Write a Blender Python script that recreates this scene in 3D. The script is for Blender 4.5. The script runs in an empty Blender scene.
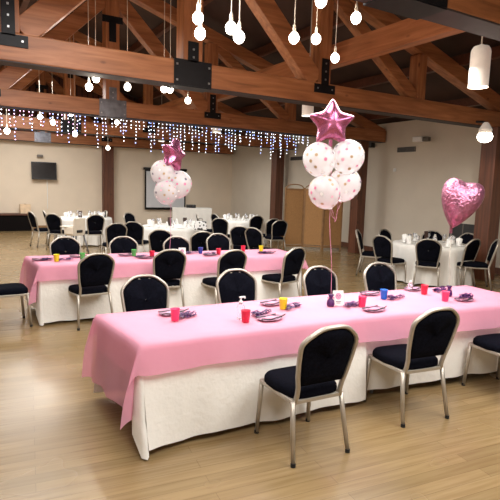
import bpy, bmesh, math, random
from mathutils import Vector, Matrix
random.seed(7)
SC = bpy.context.scene
COL = SC.collection
PI = math.pi

# ------------------------------------------------------------------ camera
F, HC, HCAM, ROLL = 500.0, 185.5, 1.80, 0.03
TH = math.atan((250 - HC) / F)
cr, sr = math.cos(ROLL), math.sin(ROLL)
def ray(px, py):
    x, y = px - 250, py - 250
    u, v = (x*cr + y*sr)/F, (-x*sr + y*cr)/F
    return Vector((u, math.cos(TH) - v*math.sin(TH), -math.sin(TH) - v*math.cos(TH)))
O = Vector((0, 0, HCAM))
def U(px, py, z=0.0):                       # point of a horizontal plane seen at a pixel
    r = ray(px, py); return O + r*((z - HCAM)/r.z)
def AT(px, py, Y):
    r = ray(px, py); return O + r*(Y/r.y)
A0 = math.radians(30.5)                      # direction of the roof trusses in plan
E1 = Vector((math.cos(A0), math.sin(A0), 0)); E2 = Vector((-math.sin(A0), math.cos(A0), 0))
def H(s, n, z=0.0): return E1*s + E2*n + Vector((0, 0, z))
def ON_N(px, py, n):
    r = ray(px, py); return O + r*(n/r.dot(E2))
def ON_S(px, py, s):
    r = ray(px, py); return O + r*(s/r.dot(E1))
def SN(p): return p.dot(E1), p.dot(E2)

cam = bpy.data.cameras.new('camera'); cam.sensor_width = 36; cam.lens = 36*F/500; cam.clip_end = 200
co = bpy.data.objects.new('camera', cam); COL.objects.link(co)
f = Vector((0, math.cos(TH), -math.sin(TH))); R_ = Vector((1, 0, 0)); UP = R_.cross(f)
rx = R_*cr + UP*sr                                # image right axis, image rolled
ry = UP*cr - R_*sr
# a level line falls to the right in the picture: rotate the axes accordingly
rx, ry = (R_*cr + UP*sr), (UP*cr - R_*sr)
M = Matrix((rx, ry, -f)).transposed().to_4x4(); M.translation = O
co.matrix_world = M
SC.camera = co

# ------------------------------------------------------------------ materials
def srgb(r, g, b):
    c = lambda v: ((v/255+0.055)/1.055)**2.4 if v > 10 else v/255/12.92
    return (c(r), c(g), c(b), 1)
MATS = {}
def nodes(m):
    m.use_nodes = True; nt = m.node_tree
    return nt, nt.nodes, nt.links, nt.nodes['Principled BSDF']
def mat(name, col, rough=0.6, metal=0.0, var=0.12, scale=8.0, bump=0.0, stretch=None, spec=0.5, emit=None, es=1.0, bscale=None, sheen=0):
    """plain procedural surface: noise-varied colour, optional bump"""
    m = bpy.data.materials.new(name); nt, N, L, P = nodes(m)
    tc = N.new('ShaderNodeTexCoord'); mp = N.new('ShaderNodeMapping'); L.new(tc.outputs['Object'], mp.inputs[0])
    if stretch: mp.inputs['Scale'].default_value = stretch
    nz = N.new('ShaderNodeTexNoise'); nz.inputs['Scale'].default_value = scale; nz.inputs['Detail'].default_value = 4
    L.new(mp.outputs[0], nz.inputs['Vector'])
    rp = N.new('ShaderNodeValToRGB'); L.new(nz.outputs['Fac'], rp.inputs[0])
    d = tuple(max(0, c*(1-var)) for c in col[:3]) + (1,); h = tuple(min(1, c*(1+var)) for c in col[:3]) + (1,)
    rp.color_ramp.elements[0].color = d; rp.color_ramp.elements[1].color = h
    rp.color_ramp.elements[0].position = .3; rp.color_ramp.elements[1].position = .7
    L.new(rp.outputs[0], P.inputs['Base Color'])
    P.inputs['Roughness'].default_value = rough; P.inputs['Metallic'].default_value = metal
    P.inputs['Specular IOR Level'].default_value = spec
    if bump:
        b = N.new('ShaderNodeBump'); b.inputs['Strength'].default_value = bump; b.inputs['Distance'].default_value = .02
        if bscale:
            n2 = N.new('ShaderNodeTexNoise'); n2.inputs['Scale'].default_value = bscale; L.new(tc.outputs['Object'], n2.inputs['Vector']); L.new(n2.outputs['Fac'], b.inputs['Height'])
        else: L.new(nz.outputs['Fac'], b.inputs['Height'])
        L.new(b.outputs[0], P.inputs['Normal'])
    if emit:
        P.inputs['Emission Color'].default_value = emit; P.inputs['Emission Strength'].default_value = es
    MATS[name] = m; return m
def wood(name, c1, c2, c3, axis, rough=.45):
    """knotty timber, grain along one object axis"""
    m = bpy.data.materials.new(name); nt, N, L, P = nodes(m)
    tc = N.new('ShaderNodeTexCoord'); mp = N.new('ShaderNodeMapping'); L.new(tc.outputs['Object'], mp.inputs[0])
    s = [9, 9, 9]; s[axis] = .8; mp.inputs['Scale'].default_value = s
    nz = N.new('ShaderNodeTexNoise'); nz.inputs['Scale'].default_value = 1.6; nz.inputs['Detail'].default_value = 6; nz.inputs['Distortion'].default_value = .6
    L.new(mp.outputs[0], nz.inputs['Vector'])
    rp = N.new('ShaderNodeValToRGB'); L.new(nz.outputs['Fac'], rp.inputs[0])
    e = rp.color_ramp.elements; e[0].position = .25; e[0].color = c1; e[1].position = .75; e[1].color = c3
    k = e.new(.5); k.color = c2
    vo = N.new('ShaderNodeTexVoronoi'); vo.inputs['Scale'].default_value = 2.2; mp2 = N.new('ShaderNodeMapping'); L.new(tc.outputs['Object'], mp2.inputs[0])
    s2 = [1.6, 1.6, 1.6]; s2[axis] = .8; mp2.inputs['Scale'].default_value = s2; L.new(mp2.outputs[0], vo.inputs['Vector'])
    r2 = N.new('ShaderNodeValToRGB'); L.new(vo.outputs['Distance'], r2.inputs[0])
    r2.color_ramp.elements[0].position = .04; r2.color_ramp.elements[0].color = (.25, .2, .2, 1); r2.color_ramp.elements[1].position = .1; r2.color_ramp.elements[1].color = (1, 1, 1, 1)
    mx = N.new('ShaderNodeMix'); mx.data_type = 'RGBA'; mx.blend_type = 'MULTIPLY'; mx.inputs['Factor'].default_value = .8
    L.new(rp.outputs[0], mx.inputs['A']); L.new(r2.outputs[0], mx.inputs['B'])
    L.new(mx.outputs['Result'], P.inputs['Base Color']); P.inputs['Roughness'].default_value = rough
    MATS[name] = m; return m
W1, W2, W3 = srgb(126, 78, 48), srgb(164, 105, 66), srgb(188, 128, 86)
wx = wood('timber along beam', W1, W2, W3, 0); wy = wood('timber along hall', W1, W2, W3, 1); wz = wood('timber upright', W1, W2, W3, 2)
dz = wood('dark timber upright', srgb(72, 40, 26), srgb(96, 56, 38), srgb(112, 68, 46), 2)
dx = wood('dark timber', srgb(66, 38, 26), srgb(86, 50, 34), srgb(100, 60, 42), 0)
steel = mat('black steel', srgb(20, 20, 24), .5, .1, .25, 14, spec=.3)
galv = mat('bright steel', srgb(120, 122, 130), .35, .7, .3, 9)
boltm = mat('bolt steel', srgb(170, 170, 172), .35, .8)
cream = mat('cream wall paint', srgb(226, 211, 190), .8, 0, .03, 2, .05, bscale=60)
gwall = mat('warm grey wall paint', srgb(212, 202, 186), .8, 0, .03, 2, .05, bscale=60)
deck = mat('dark roof lining', srgb(62, 42, 34), .8, 0, .3, 1.2)
navy = mat('black upholstery fabric', srgb(12, 13, 21), 1.0, 0, .5, 70, .3, bscale=300, spec=.05)
chrome = mat('champagne metal frame', srgb(178, 170, 158), .42, .6, .08, 20)
rubber = mat('black rubber', srgb(20, 20, 20), .7)
white = mat('white linen', srgb(232, 229, 222), .85, 0, .03, 5, .25, bscale=24)
wpaint = mat('white plastic', srgb(236, 236, 234), .45, 0, .02)
black = mat('black gloss plastic', srgb(10, 10, 12), .25)
dgrey = mat('dark grey plastic', srgb(48, 48, 50), .5)
greyp = mat('grey metal louvre', srgb(110, 104, 98), .5, .3)
purple = mat('purple ribbon', srgb(70, 20, 86), .45, 0, .25, 40)
ppink = mat('pale pink ribbon', srgb(226, 150, 180), .4)
porc = mat('white porcelain', srgb(244, 242, 238), .3)
tan = mat('rattan panel', srgb(176, 132, 84), .8, 0, .25, 40, .4, stretch=(1, 1, 3))
tanw = mat('cane frame', srgb(150, 112, 72), .6, 0, .15, 10)
cable = mat('pendant flex', srgb(206, 196, 180), .6)
bulb = mat('lit bulb', (1, .93, .82, 1), .4, emit=(1, .9, .76, 1), es=14)
lampglow = mat('lit lamp mouth', (1, .97, .92, 1), .4, emit=(1, .95, .86, 1), es=6)
lampwhite = mat('white lamp shade', srgb(225, 215, 200), .5, emit=(1, .9, .8, 1), es=.18)
ledw = mat('white fairy light', (1, 1, 1, 1), .4, emit=(.86, .9, 1, 1), es=5)
ledb = mat('blue fairy light', (.5, .6, 1, 1), .4, emit=(.35, .45, 1, 1), es=3.5)
ledp = mat('pink fairy light', (1, .5, .8, 1), .4, emit=(1, .55, .85, 1), es=4)
wire = mat('fairy light wire', srgb(40, 42, 60), .6)
foilp = mat('pink foil', srgb(198, 112, 152), .27, .85, .12, 5, .3, bscale=9)
foilh = mat('dusky pink foil', srgb(176, 112, 138), .34, .8, .3, 16, .7, bscale=34)
CUPC = dict(pink=(250, 62, 112), red=(214, 26, 62), yellow=(224, 214, 22), blue=(14, 104, 206), green=(74, 176, 82), dblue=(36, 62, 150))
CUPM = {k: mat(k+' cup plastic', srgb(*v), .35, 0, .05) for k, v in CUPC.items()}
clear = bpy.data.materials.new('clear plastic'); nt, N, L, P = nodes(clear)
P.inputs['Base Color'].default_value = (.95, .95, .97, 1); P.inputs['Roughness'].default_value = .08; P.inputs['Transmission Weight'].default_value = .85; P.inputs['IOR'].default_value = 1.2

def sheet_mat():
    m = bpy.data.materials.new('pink table paper'); nt, N, L, P = nodes(m)
    tc = N.new('ShaderNodeTexCoord'); nz = N.new('ShaderNodeTexNoise'); nz.inputs['Scale'].default_value = 3; L.new(tc.outputs['Object'], nz.inputs['Vector'])
    rp = N.new('ShaderNodeValToRGB'); L.new(nz.outputs['Fac'], rp.inputs[0])
    rp.color_ramp.elements[0].color = srgb(240, 172, 197); rp.color_ramp.elements[1].color = srgb(246, 188, 209)
    L.new(rp.outputs[0], P.inputs['Base Color']); P.inputs['Roughness'].default_value = .7
    n2 = N.new('ShaderNodeTexNoise'); n2.inputs['Scale'].default_value = 9; L.new(tc.outputs['Object'], n2.inputs['Vector'])
    b = N.new('ShaderNodeBump'); b.inputs['Strength'].default_value = .25; b.inputs['Distance'].default_value = .02; L.new(n2.outputs['Fac'], b.inputs['Height']); L.new(b.outputs[0], P.inputs['Normal'])
    tl = N.new('ShaderNodeBsdfTranslucent'); tl.inputs[0].default_value = srgb(240, 165, 190)
    tr = N.new('ShaderNodeBsdfTransparent'); tr.inputs[0].default_value = srgb(250, 190, 210)
    m1 = N.new('ShaderNodeMixShader'); m1.inputs[0].default_value = .2; L.new(P.outputs[0], m1.inputs[1]); L.new(tl.outputs[0], m1.inputs[2])
    m2 = N.new('ShaderNodeMixShader'); m2.inputs[0].default_value = .34; L.new(m1.outputs[0], m2.inputs[1]); L.new(tr.outputs[0], m2.inputs[2])
    L.new(m2.outputs[0], N['Material Output'].inputs[0]); return m
pinkm = sheet_mat()
def balloon_mat():
    m = bpy.data.materials.new('dotted clear balloon'); nt, N, L, P = nodes(m)
    tc = N.new('ShaderNodeTexCoord'); nz = N.new('ShaderNodeTexNoise'); nz.inputs['Scale'].default_value = 6; L.new(tc.outputs['Object'], nz.inputs['Vector'])
    mx = N.new('ShaderNodeMix'); mx.data_type = 'RGBA'; L.new(nz.outputs['Fac'], mx.inputs['Factor']); mx.inputs['A'].default_value = srgb(232, 230, 232); mx.inputs['B'].default_value = srgb(244, 242, 242)
    L.new(mx.outputs['Result'], P.inputs['Base Color']); P.inputs['Roughness'].default_value = .12
    tl = N.new('ShaderNodeBsdfTranslucent'); L.new(mx.outputs['Result'], tl.inputs[0])
    tr = N.new('ShaderNodeBsdfTransparent')
    m1 = N.new('ShaderNodeMixShader'); m1.inputs[0].default_value = .35; L.new(P.outputs[0], m1.inputs[1]); L.new(tl.outputs[0], m1.inputs[2])
    m2 = N.new('ShaderNodeMixShader'); L.new(m1.outputs[0], m2.inputs[1]); L.new(tr.outputs[0], m2.inputs[2])
    m2.inputs[0].default_value = .38
    L.new(m2.outputs[0], N['Material Output'].inputs[0]); return m
latex = balloon_mat()
DOTS = [mat('%s confetti dot' % k, srgb(*v), .4, 0, .05) for k, v in (('pink', (214, 122, 156)), ('gold', (178, 150, 112)), ('grey', (96, 88, 104)), ('pale pink', (232, 176, 194)), ('white', (250, 248, 246)))]
def floor_mat():
    m = bpy.data.materials.new('oak strip floor'); nt, N, L, P = nodes(m)
    tc = N.new('ShaderNodeTexCoord'); mp = N.new('ShaderNodeMapping'); L.new(tc.outputs['Object'], mp.inputs[0])
    mp.inputs['Rotation'].default_value = (0, 0, -math.radians(24))
    br = N.new('ShaderNodeTexBrick'); L.new(mp.outputs[0], br.inputs['Vector'])
    br.inputs['Scale'].default_value = 1; br.inputs['Brick Width'].default_value = 1.7; br.inputs['Row Height'].default_value = .095
    br.inputs['Mortar Size'].default_value = .0018; br.inputs['Bias'].default_value = 0; br.offset = .43
    br.inputs['Color1'].default_value = srgb(132, 110, 76); br.inputs['Color2'].default_value = srgb(146, 122, 86); br.inputs['Mortar'].default_value = srgb(112, 90, 60)
    m2 = N.new('ShaderNodeMapping'); L.new(mp.outputs[0], m2.inputs[0]); m2.inputs['Scale'].default_value = (1.2, 22, 1)
    nz = N.new('ShaderNodeTexNoise'); nz.inputs['Scale'].default_value = 1.6; nz.inputs['Detail'].default_value = 5; L.new(m2.outputs[0], nz.inputs['Vector'])
    rp = N.new('ShaderNodeValToRGB'); L.new(nz.outputs['Fac'], rp.inputs[0]); rp.color_ramp.elements[0].color = (.82, .78, .72, 1); rp.color_ramp.elements[1].color = (1.0, 1.0, 1.0, 1)
    rp.color_ramp.elements[0].position = .35; rp.color_ramp.elements[1].position = .6
    mx = N.new('ShaderNodeMix'); mx.data_type = 'RGBA'; mx.blend_type = 'MULTIPLY'; mx.inputs['Factor'].default_value = 1
    L.new(br.outputs['Color'], mx.inputs['A']); L.new(rp.outputs[0], mx.inputs['B']); L.new(mx.outputs['Result'], P.inputs['Base Color'])
    n3 = N.new('ShaderNodeTexNoise'); n3.inputs['Scale'].default_value = 1.3; L.new(tc.outputs['Object'], n3.inputs['Vector'])
    mr = N.new('ShaderNodeMapRange'); L.new(n3.outputs['Fac'], mr.inputs[0]); mr.inputs['To Min'].default_value = .17; mr.inputs['To Max'].default_value = .34
    L.new(mr.outputs[0], P.inputs['Roughness']); P.inputs['Specular IOR Level'].default_value = .5
    return m
floorm = floor_mat()
def boards_mat():
    m = bpy.data.materials.new('dark boarded gable'); nt, N, L, P = nodes(m)
    tc = N.new('ShaderNodeTexCoord'); wv = N.new('ShaderNodeTexWave'); wv.bands_direction = 'X'; wv.inputs['Scale'].default_value = 1.6; L.new(tc.outputs['Object'], wv.inputs['Vector'])
    rp = N.new('ShaderNodeValToRGB'); L.new(wv.outputs['Fac'], rp.inputs[0]); rp.color_ramp.elements[0].color = srgb(48, 28, 22); rp.color_ramp.elements[1].color = srgb(98, 56, 42); rp.color_ramp.elements[1].position = .25
    L.new(rp.outputs[0], P.inputs['Base Color']); P.inputs['Roughness'].default_value = .6; return m
boards = boards_mat()

# ------------------------------------------------------------------ mesh helpers
class MB:
    def __init__(s): s.v = []; s.f = []; s.m = []; s.cur = 0
    def add(s, vs, fs):
        o = len(s.v); s.v += [Vector(p) for p in vs]
        for q in fs: s.f.append([o+i for i in q]); s.m.append(s.cur)
        return s
    def box(s, c, d, rot=None, taper=1.0):
        c = Vector(c); hx, hy, hz = d[0]/2, d[1]/2, d[2]/2; vs = []
        for z in (-1, 1):
            t = taper if z > 0 else 1
            for x, y in ((-1, -1), (1, -1), (1, 1), (-1, 1)):
                p = Vector((x*hx*t, y*hy*t, z*hz))
                if rot: p = rot @ p
                vs.append(c + p)
        return s.add(vs, [[0, 3, 2, 1], [4, 5, 6, 7], [0, 1, 5, 4], [1, 2, 6, 5], [2, 3, 7, 6], [3, 0, 4, 7]])
    def bar(s, p0, p1, w, h, up=(0, 0, 1)):
        p0, p1 = Vector(p0), Vector(p1); d = (p1-p0); L_ = d.length; d.normalize()
        x = d.cross(Vector(up)).normalized(); y = x.cross(d)
        rot = Matrix((x, d, y)).transposed()
        return s.box((p0+p1)/2, (w, L_, h), rot)
    def tube(s, path, r, n=8, closed=False, ry=None, caps=True, up=(0, 0, 1)):
        P = [Vector(p) for p in path]; k = len(P); vs = []; fs = []
        rr = r if isinstance(r, (list, tuple)) else [r]*k
        for i, p in enumerate(P):
            if closed: d = P[(i+1) % k]-P[i-1]
            else: d = P[min(i+1, k-1)]-P[max(i-1, 0)]
            d.normalize(); u = Vector(up)
            if abs(d.dot(u)) > .97: u = Vector((0, 1, 0)) if abs(d.y) < .9 else Vector((1, 0, 0))
            a = d.cross(u).normalized(); b = a.cross(d)
            for j in range(n):
                t = 2*PI*j/n; vs.append(p + a*math.cos(t)*rr[i] + b*math.sin(t)*(ry if ry else rr[i]))
        m = k if closed else k-1
        for i in range(m):
            for j in range(n):
                i2 = (i+1) % k; j2 = (j+1) % n
                fs.append([i*n+j, i*n+j2, i2*n+j2, i2*n+j])
        if caps and not closed: fs += [list(range(n))[::-1], [(k-1)*n+j for j in range(n)]]
        return s.add(vs, fs)
    def lathe(s, prof, n=20, c=(0, 0, 0), capb=True, capt=True):
        c = Vector(c); vs = []; fs = []; k = len(prof)
        for r, z in prof:
            for j in range(n):
                t = 2*PI*j/n; vs.append(c + Vector((r*math.cos(t), r*math.sin(t), z)))
        for i in range(k-1):
            for j in range(n):
                j2 = (j+1) % n; fs.append([i*n+j, i*n+j2, (i+1)*n+j2, (i+1)*n+j])
        if capb: fs.append(list(range(n))[::-1])
        if capt: fs.append([(k-1)*n+j for j in range(n)])
        return s.add(vs, fs)
    def ball(s, c, r, n=12, m=8, sz=1.0):
        return s.lathe([(max(r*math.sin(PI*i/m), 1e-4), -r*sz*math.cos(PI*i/m)) for i in range(m+1)], n, c)
    def grid(s, rows, closed=False):
        o = len(rows[0]); vs = [p for rw in rows for p in rw]; fs = []
        for i in range(len(rows)-1):
            for j in range(o if closed else o-1):
                j2 = (j+1) % o; fs.append([i*o+j, i*o+j2, (i+1)*o+j2, (i+1)*o+j])
        return s.add(vs, fs)
    def build(s, name, mats, parent=None, smooth=False, bevel=0, loc=None, rotz=None, solid=0):
        me = bpy.data.meshes.new(name); me.from_pydata([tuple(v) for v in s.v], [], s.f)
        for m in (mats if isinstance(mats, (list, tuple)) else [mats]): me.materials.append(m)
        for p, mi in zip(me.polygons, s.m): p.material_index = mi; p.use_smooth = smooth
        bm = bmesh.new(); bm.from_mesh(me); bmesh.ops.recalc_face_normals(bm, faces=bm.faces); bm.to_mesh(me); bm.free()
        o = bpy.data.objects.new(name, me); COL.objects.link(o)
        if parent: o.parent = parent
        if loc is not None: o.location = loc
        if rotz is not None: o.rotation_euler.z = rotz
        if bevel:
            b = o.modifiers.new('b', 'BEVEL'); b.width = bevel; b.segments = 2; b.limit_method = 'ANGLE'
        if solid:
            b = o.modifiers.new('s', 'SOLIDIFY'); b.thickness = solid; b.offset = 0
        return o
def tag(o, label=None, cat=None, group=None, kind=None):
    if label: o['label'] = label
    if cat: o['category'] = cat
    if group: o['group'] = group
    if kind: o['kind'] = kind
    return o
def empty(name, loc=(0, 0, 0), rz=0, label=None, cat=None, group=None):
    o = bpy.data.objects.new(name, None); COL.objects.link(o); o.location = loc; o.rotation_euler = (0, 0, rz); o.empty_display_size = .1
    return tag(o, label, cat, group)
KIDS = {}
def kids(o): return [c for c in COL.objects if c.parent == o]
def template(root):
    def rec(o): return [(c, rec(c)) for c in kids(o)]
    KIDS[root.name] = rec(root); return root
def dup(root, loc, rz, label=None, group=None, cat=None):
    r = root.copy(); COL.objects.link(r); r.location = loc; r.rotation_euler = (0, 0, rz)
    def rec(lst, par):
        for c, sub in lst:
            d = c.copy(); COL.objects.link(d); d.parent = par; rec(sub, d)
    rec(KIDS[root.name], r)
    if label: r['label'] = label
    if group: r['group'] = group
    if cat: r['category'] = cat
    return r
USED = set()
def place(root, loc, rz, label, group=None, cat=None):
    """first use moves the template itself, later uses copy it"""
    if root.name not in USED:
        USED.add(root.name); root.location = loc; root.rotation_euler = (0, 0, rz); tag(root, label, cat, group); return root
    return dup(root, loc, rz, label, group, cat)

# ------------------------------------------------------------------ the hall shell
SL, SR, NB, NE, SM = -4.82, 10.4, -3.2, 19.4, 2.79     # left, right, back, end, ridge
ZW, RISE = 3.62, .32
def ridge_z(s): return ZW + RISE*(SR - abs(s-SM) - SM)
fl = MB().add([H(SL, NB), H(SR, NB), H(SR, NE), H(SL, NE)], [[0, 1, 2, 3]]).build('floor', floorm); tag(fl, kind='structure')
HALL = empty('hall_frame_temp'); bpy.data.objects.remove(HALL)
def hallobj(o): o.rotation_euler.z = A0; return o
def struct(name, mb, m, **k): o = mb.build(name, m, **k); o.rotation_euler.z = A0; return tag(o, kind='structure')
struct('wall_right', MB().box((SR+.1, (NB+NE)/2, ZW/2), (.2, NE-NB, ZW)), gwall)
struct('wall_left', MB().box((SL-.1, (NB+NE)/2, ZW/2), (.2, NE-NB, ZW)), cream)
struct('wall_rear', MB().box(((SL+SR)/2, NB-.1, ZW/2+.9), (SR-SL, .2, ZW+1.8)), cream)
struct('wall_end', MB().box(((SL+SR)/2, NE+.1, 1.72), (SR-SL, .2, 3.44)), cream)
zr = ridge_z(SM)
g = MB().add([(SL, NE+.02, 3.44), (SR, NE+.02, 3.44), (SR, NE+.02, ZW), (SM, NE+.02, zr), (SL, NE+.02, ZW)], [[0, 1, 2, 3, 4]])
struct('wall_gable', g, boards)
c = MB()
c.add([(SL-.2, NB-.2, ZW), (SM, NB-.2, zr), (SM, NE+.2, zr), (SL-.2, NE+.2, ZW)], [[0, 1, 2, 3]])
c.add([(SM, NB-.2, zr), (SR+.2, NB-.2, ZW), (SR+.2, NE+.2, ZW), (SM, NE+.2, zr)], [[0, 1, 2, 3]])
struct('ceiling', c, deck)
struct('baseboard_right', MB().box((SR-.012, (NB+NE)/2, .07), (.024, NE-NB, .14)), dz)
struct('baseboard_end', MB().box(((SL+SR)/2, NE-.012, .07), (SR-SL, .024, .14)), tanw)

# ------------------------------------------------------------------ roof trusses
HB, CH, CW = 3.1, .31, .25
NT = [2.68, 6.5, 10.45, 14.7, 19.15]
PS = [-2.12, 2.15]                        # side posts from the middle
def lower_z(s): return HB + .1 + RISE*(7.5 - abs(s)) - .02
def mk_truss():
    r = empty('roof_truss', cat='roof truss')
    MB().box((0, 0, HB+CH/2), (15.1, CW, CH)).build('bottom_chord', wx, r, bevel=.012)
    MB().box((0, 0, HB-.006), (15.1, CW-.01, .014)).build('dark_underside', mat('dark chord underside', srgb(62, 54, 54), .7), r)  # dark strip added to darken the underside of the chord
    for sg in (-1, 1):
        MB().bar((sg*7.5, 0, lower_z(7.5)+.14), (0, 0, lower_z(0)+.14), CW*.9, .26).build('top_chord', wx, r, bevel=.01)
        MB().bar((sg*2.08, 0, HB+CH+.02), (sg*.1, 0, 5.4), CW*.85, .28).build('diagonal_brace', wx, r, bevel=.01)
        MB().bar((sg*2.3, 0, lower_z(2.2)-.02), (sg*4.3, 0, HB+CH+.02), CW*.7, .2).build('diagonal_brace', wx, r, bevel=.01)
        MB().box((sg*2.22, 0, (HB+CH+lower_z(2.22))/2), (.24, CW*.9, lower_z(2.22)-HB-CH)).build('side_post', wz, r, bevel=.01)
        MB().box((sg*4.4, 0, (HB+CH+lower_z(4.4))/2), (.2, CW*.9, lower_z(4.4)-HB-CH)).build('short_post', wz, r, bevel=.01)
        t = MB().box((sg*2.22, -CW/2-.008, HB+CH-.09), (.40, .014, .13)).box((sg*2.22, -CW/2-.008, HB+CH+.16), (.14, .014, .40)).build('steel_bracket', steel, r)
        b = MB()
        for dx_, dz_ in ((-.14, -.09), (.14, -.09), (0, .05), (0, .17), (0, .29)):
            b.box((sg*2.22+dx_, -CW/2-.018, HB+CH+dz_), (.022, .014, .022))
        b.build('bolt', boltm, t)
    MB().box((0, 0, (HB+CH+5.58)/2), (.28, CW, 5.58-HB-CH)).build('king_post', wz, r, bevel=.01)
    p = MB().box((0, -CW/2-.008, HB+CH/2), (.54, .014, CH+.02)).box((0, -CW/2-.008, HB+CH+.12), (.15, .014, .26)).box((0, 0, HB-.016), (.54, CW+.02, .014)).build('steel_plate', steel, r)
    b = MB()
    for x, z in ((-.23, .05), (.23, .05), (-.23, .25), (.23, .25), (0, .36), (0, .46)): b.box((x, -CW/2-.018, HB+z), (.024, .014, .024))
    b.build('bolt', boltm, p)
    t = MB().box((0, -CW/2-.008, 4.95), (.4, .014, .13)).box((0, -CW/2-.008, 4.73), (.14, .014, .4)).build('steel_bracket', steel, r)
    return template(r)
TR = mk_truss()
TL = ['timber roof truss nearest the camera, its end showing top right', 'timber roof truss crossing the whole picture, star balloon below it',
      'timber roof truss with the fairy lights hung under it', 'timber roof truss just behind the fairy lights', 'timber roof truss against the far wall above the television']
for n, lb, ds in zip(NT, TL, (0, 0, 0, 0, -.1)):
    t = place(TR, H(SM+ds, n), A0, lb, 'timber roof trusses', 'roof truss')
    t.rotation_euler.z = A0
    if n in (10.45, 19.15):
        for ch in kids(t):
            if ch.name.startswith('steel_plate'):
                ch.data = ch.data.copy(); ch.data.materials[0] = galv
# tie beams along the hall, resting on the bottom chords beside the side posts
for s, lb in ((SM+2.22+.22, 'timber tie beam running along the hall on the right over the trusses'), (SM-2.22-.22, 'timber tie beam running along the hall on the left over the trusses')):
    o = MB().box((s, 8.2, HB+CH+.44), (.18, 20.2, .32)).build('tie_beam', wy, bevel=.01); o.rotation_euler.z = A0
    tag(o, lb, 'tie beam', 'tie beams')
for s in (-2.4, -.4, 1.4, 4.4, 6.2, 8.2, 9.7):
    z = ridge_z(s) - .11
    o = MB().box((s, (NB+NE)/2, z), (.12, NE-NB-.1, .18)).build('roof_purlin', dx); o.rotation_euler.z = A0
    side = 'left' if s < SM else 'right'; order = {-2.4: 'lowest on the left slope', -.4: 'middle one of the left slope', 1.4: 'highest on the left slope', 4.4: 'highest on the right slope', 6.2: 'second highest on the right slope', 8.2: 'second lowest on the right slope', 9.7: 'lowest on the right slope beside the wall'}[s]
    tag(o, 'dark roof purlin, '+order, 'purlin', 'roof purlins')
# pillars
def PN(px, s): return SN(ON_S(px, 200, s))
PIL = [(PN(489, 9.45), .34, 'dark timber pillar at the right edge of the picture', HB),
       (PN(358, 9.7), .30, 'dark timber pillar behind the confetti balloons, right of the folding screen', HB),
       (PN(276.5, 10.0), .34, 'dark timber pillar left of the folding screen', HB),
       (PN(220, 10.1), .36, 'dark timber pillar in the far corner of the hall', HB)]
for (s, n), w, lb, hh in PIL:
    o = MB().box((0, 0, hh/2), (w, w, hh)).build('timber_pillar', dz, bevel=.012, loc=H(s, n), rotz=A0); tag(o, lb, 'pillar', 'timber pillars')
p = ON_N(108, 200, NE-.13); s, n = SN(p)
o = MB().box((0, 0, HB/2), (.4, .22, HB)).build('timber_pillar', dz, bevel=.012, loc=H(s, NE-.13), rotz=A0); tag(o, 'reddish timber pillar on the far wall right of the television', 'pillar', 'timber pillars')

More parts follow.
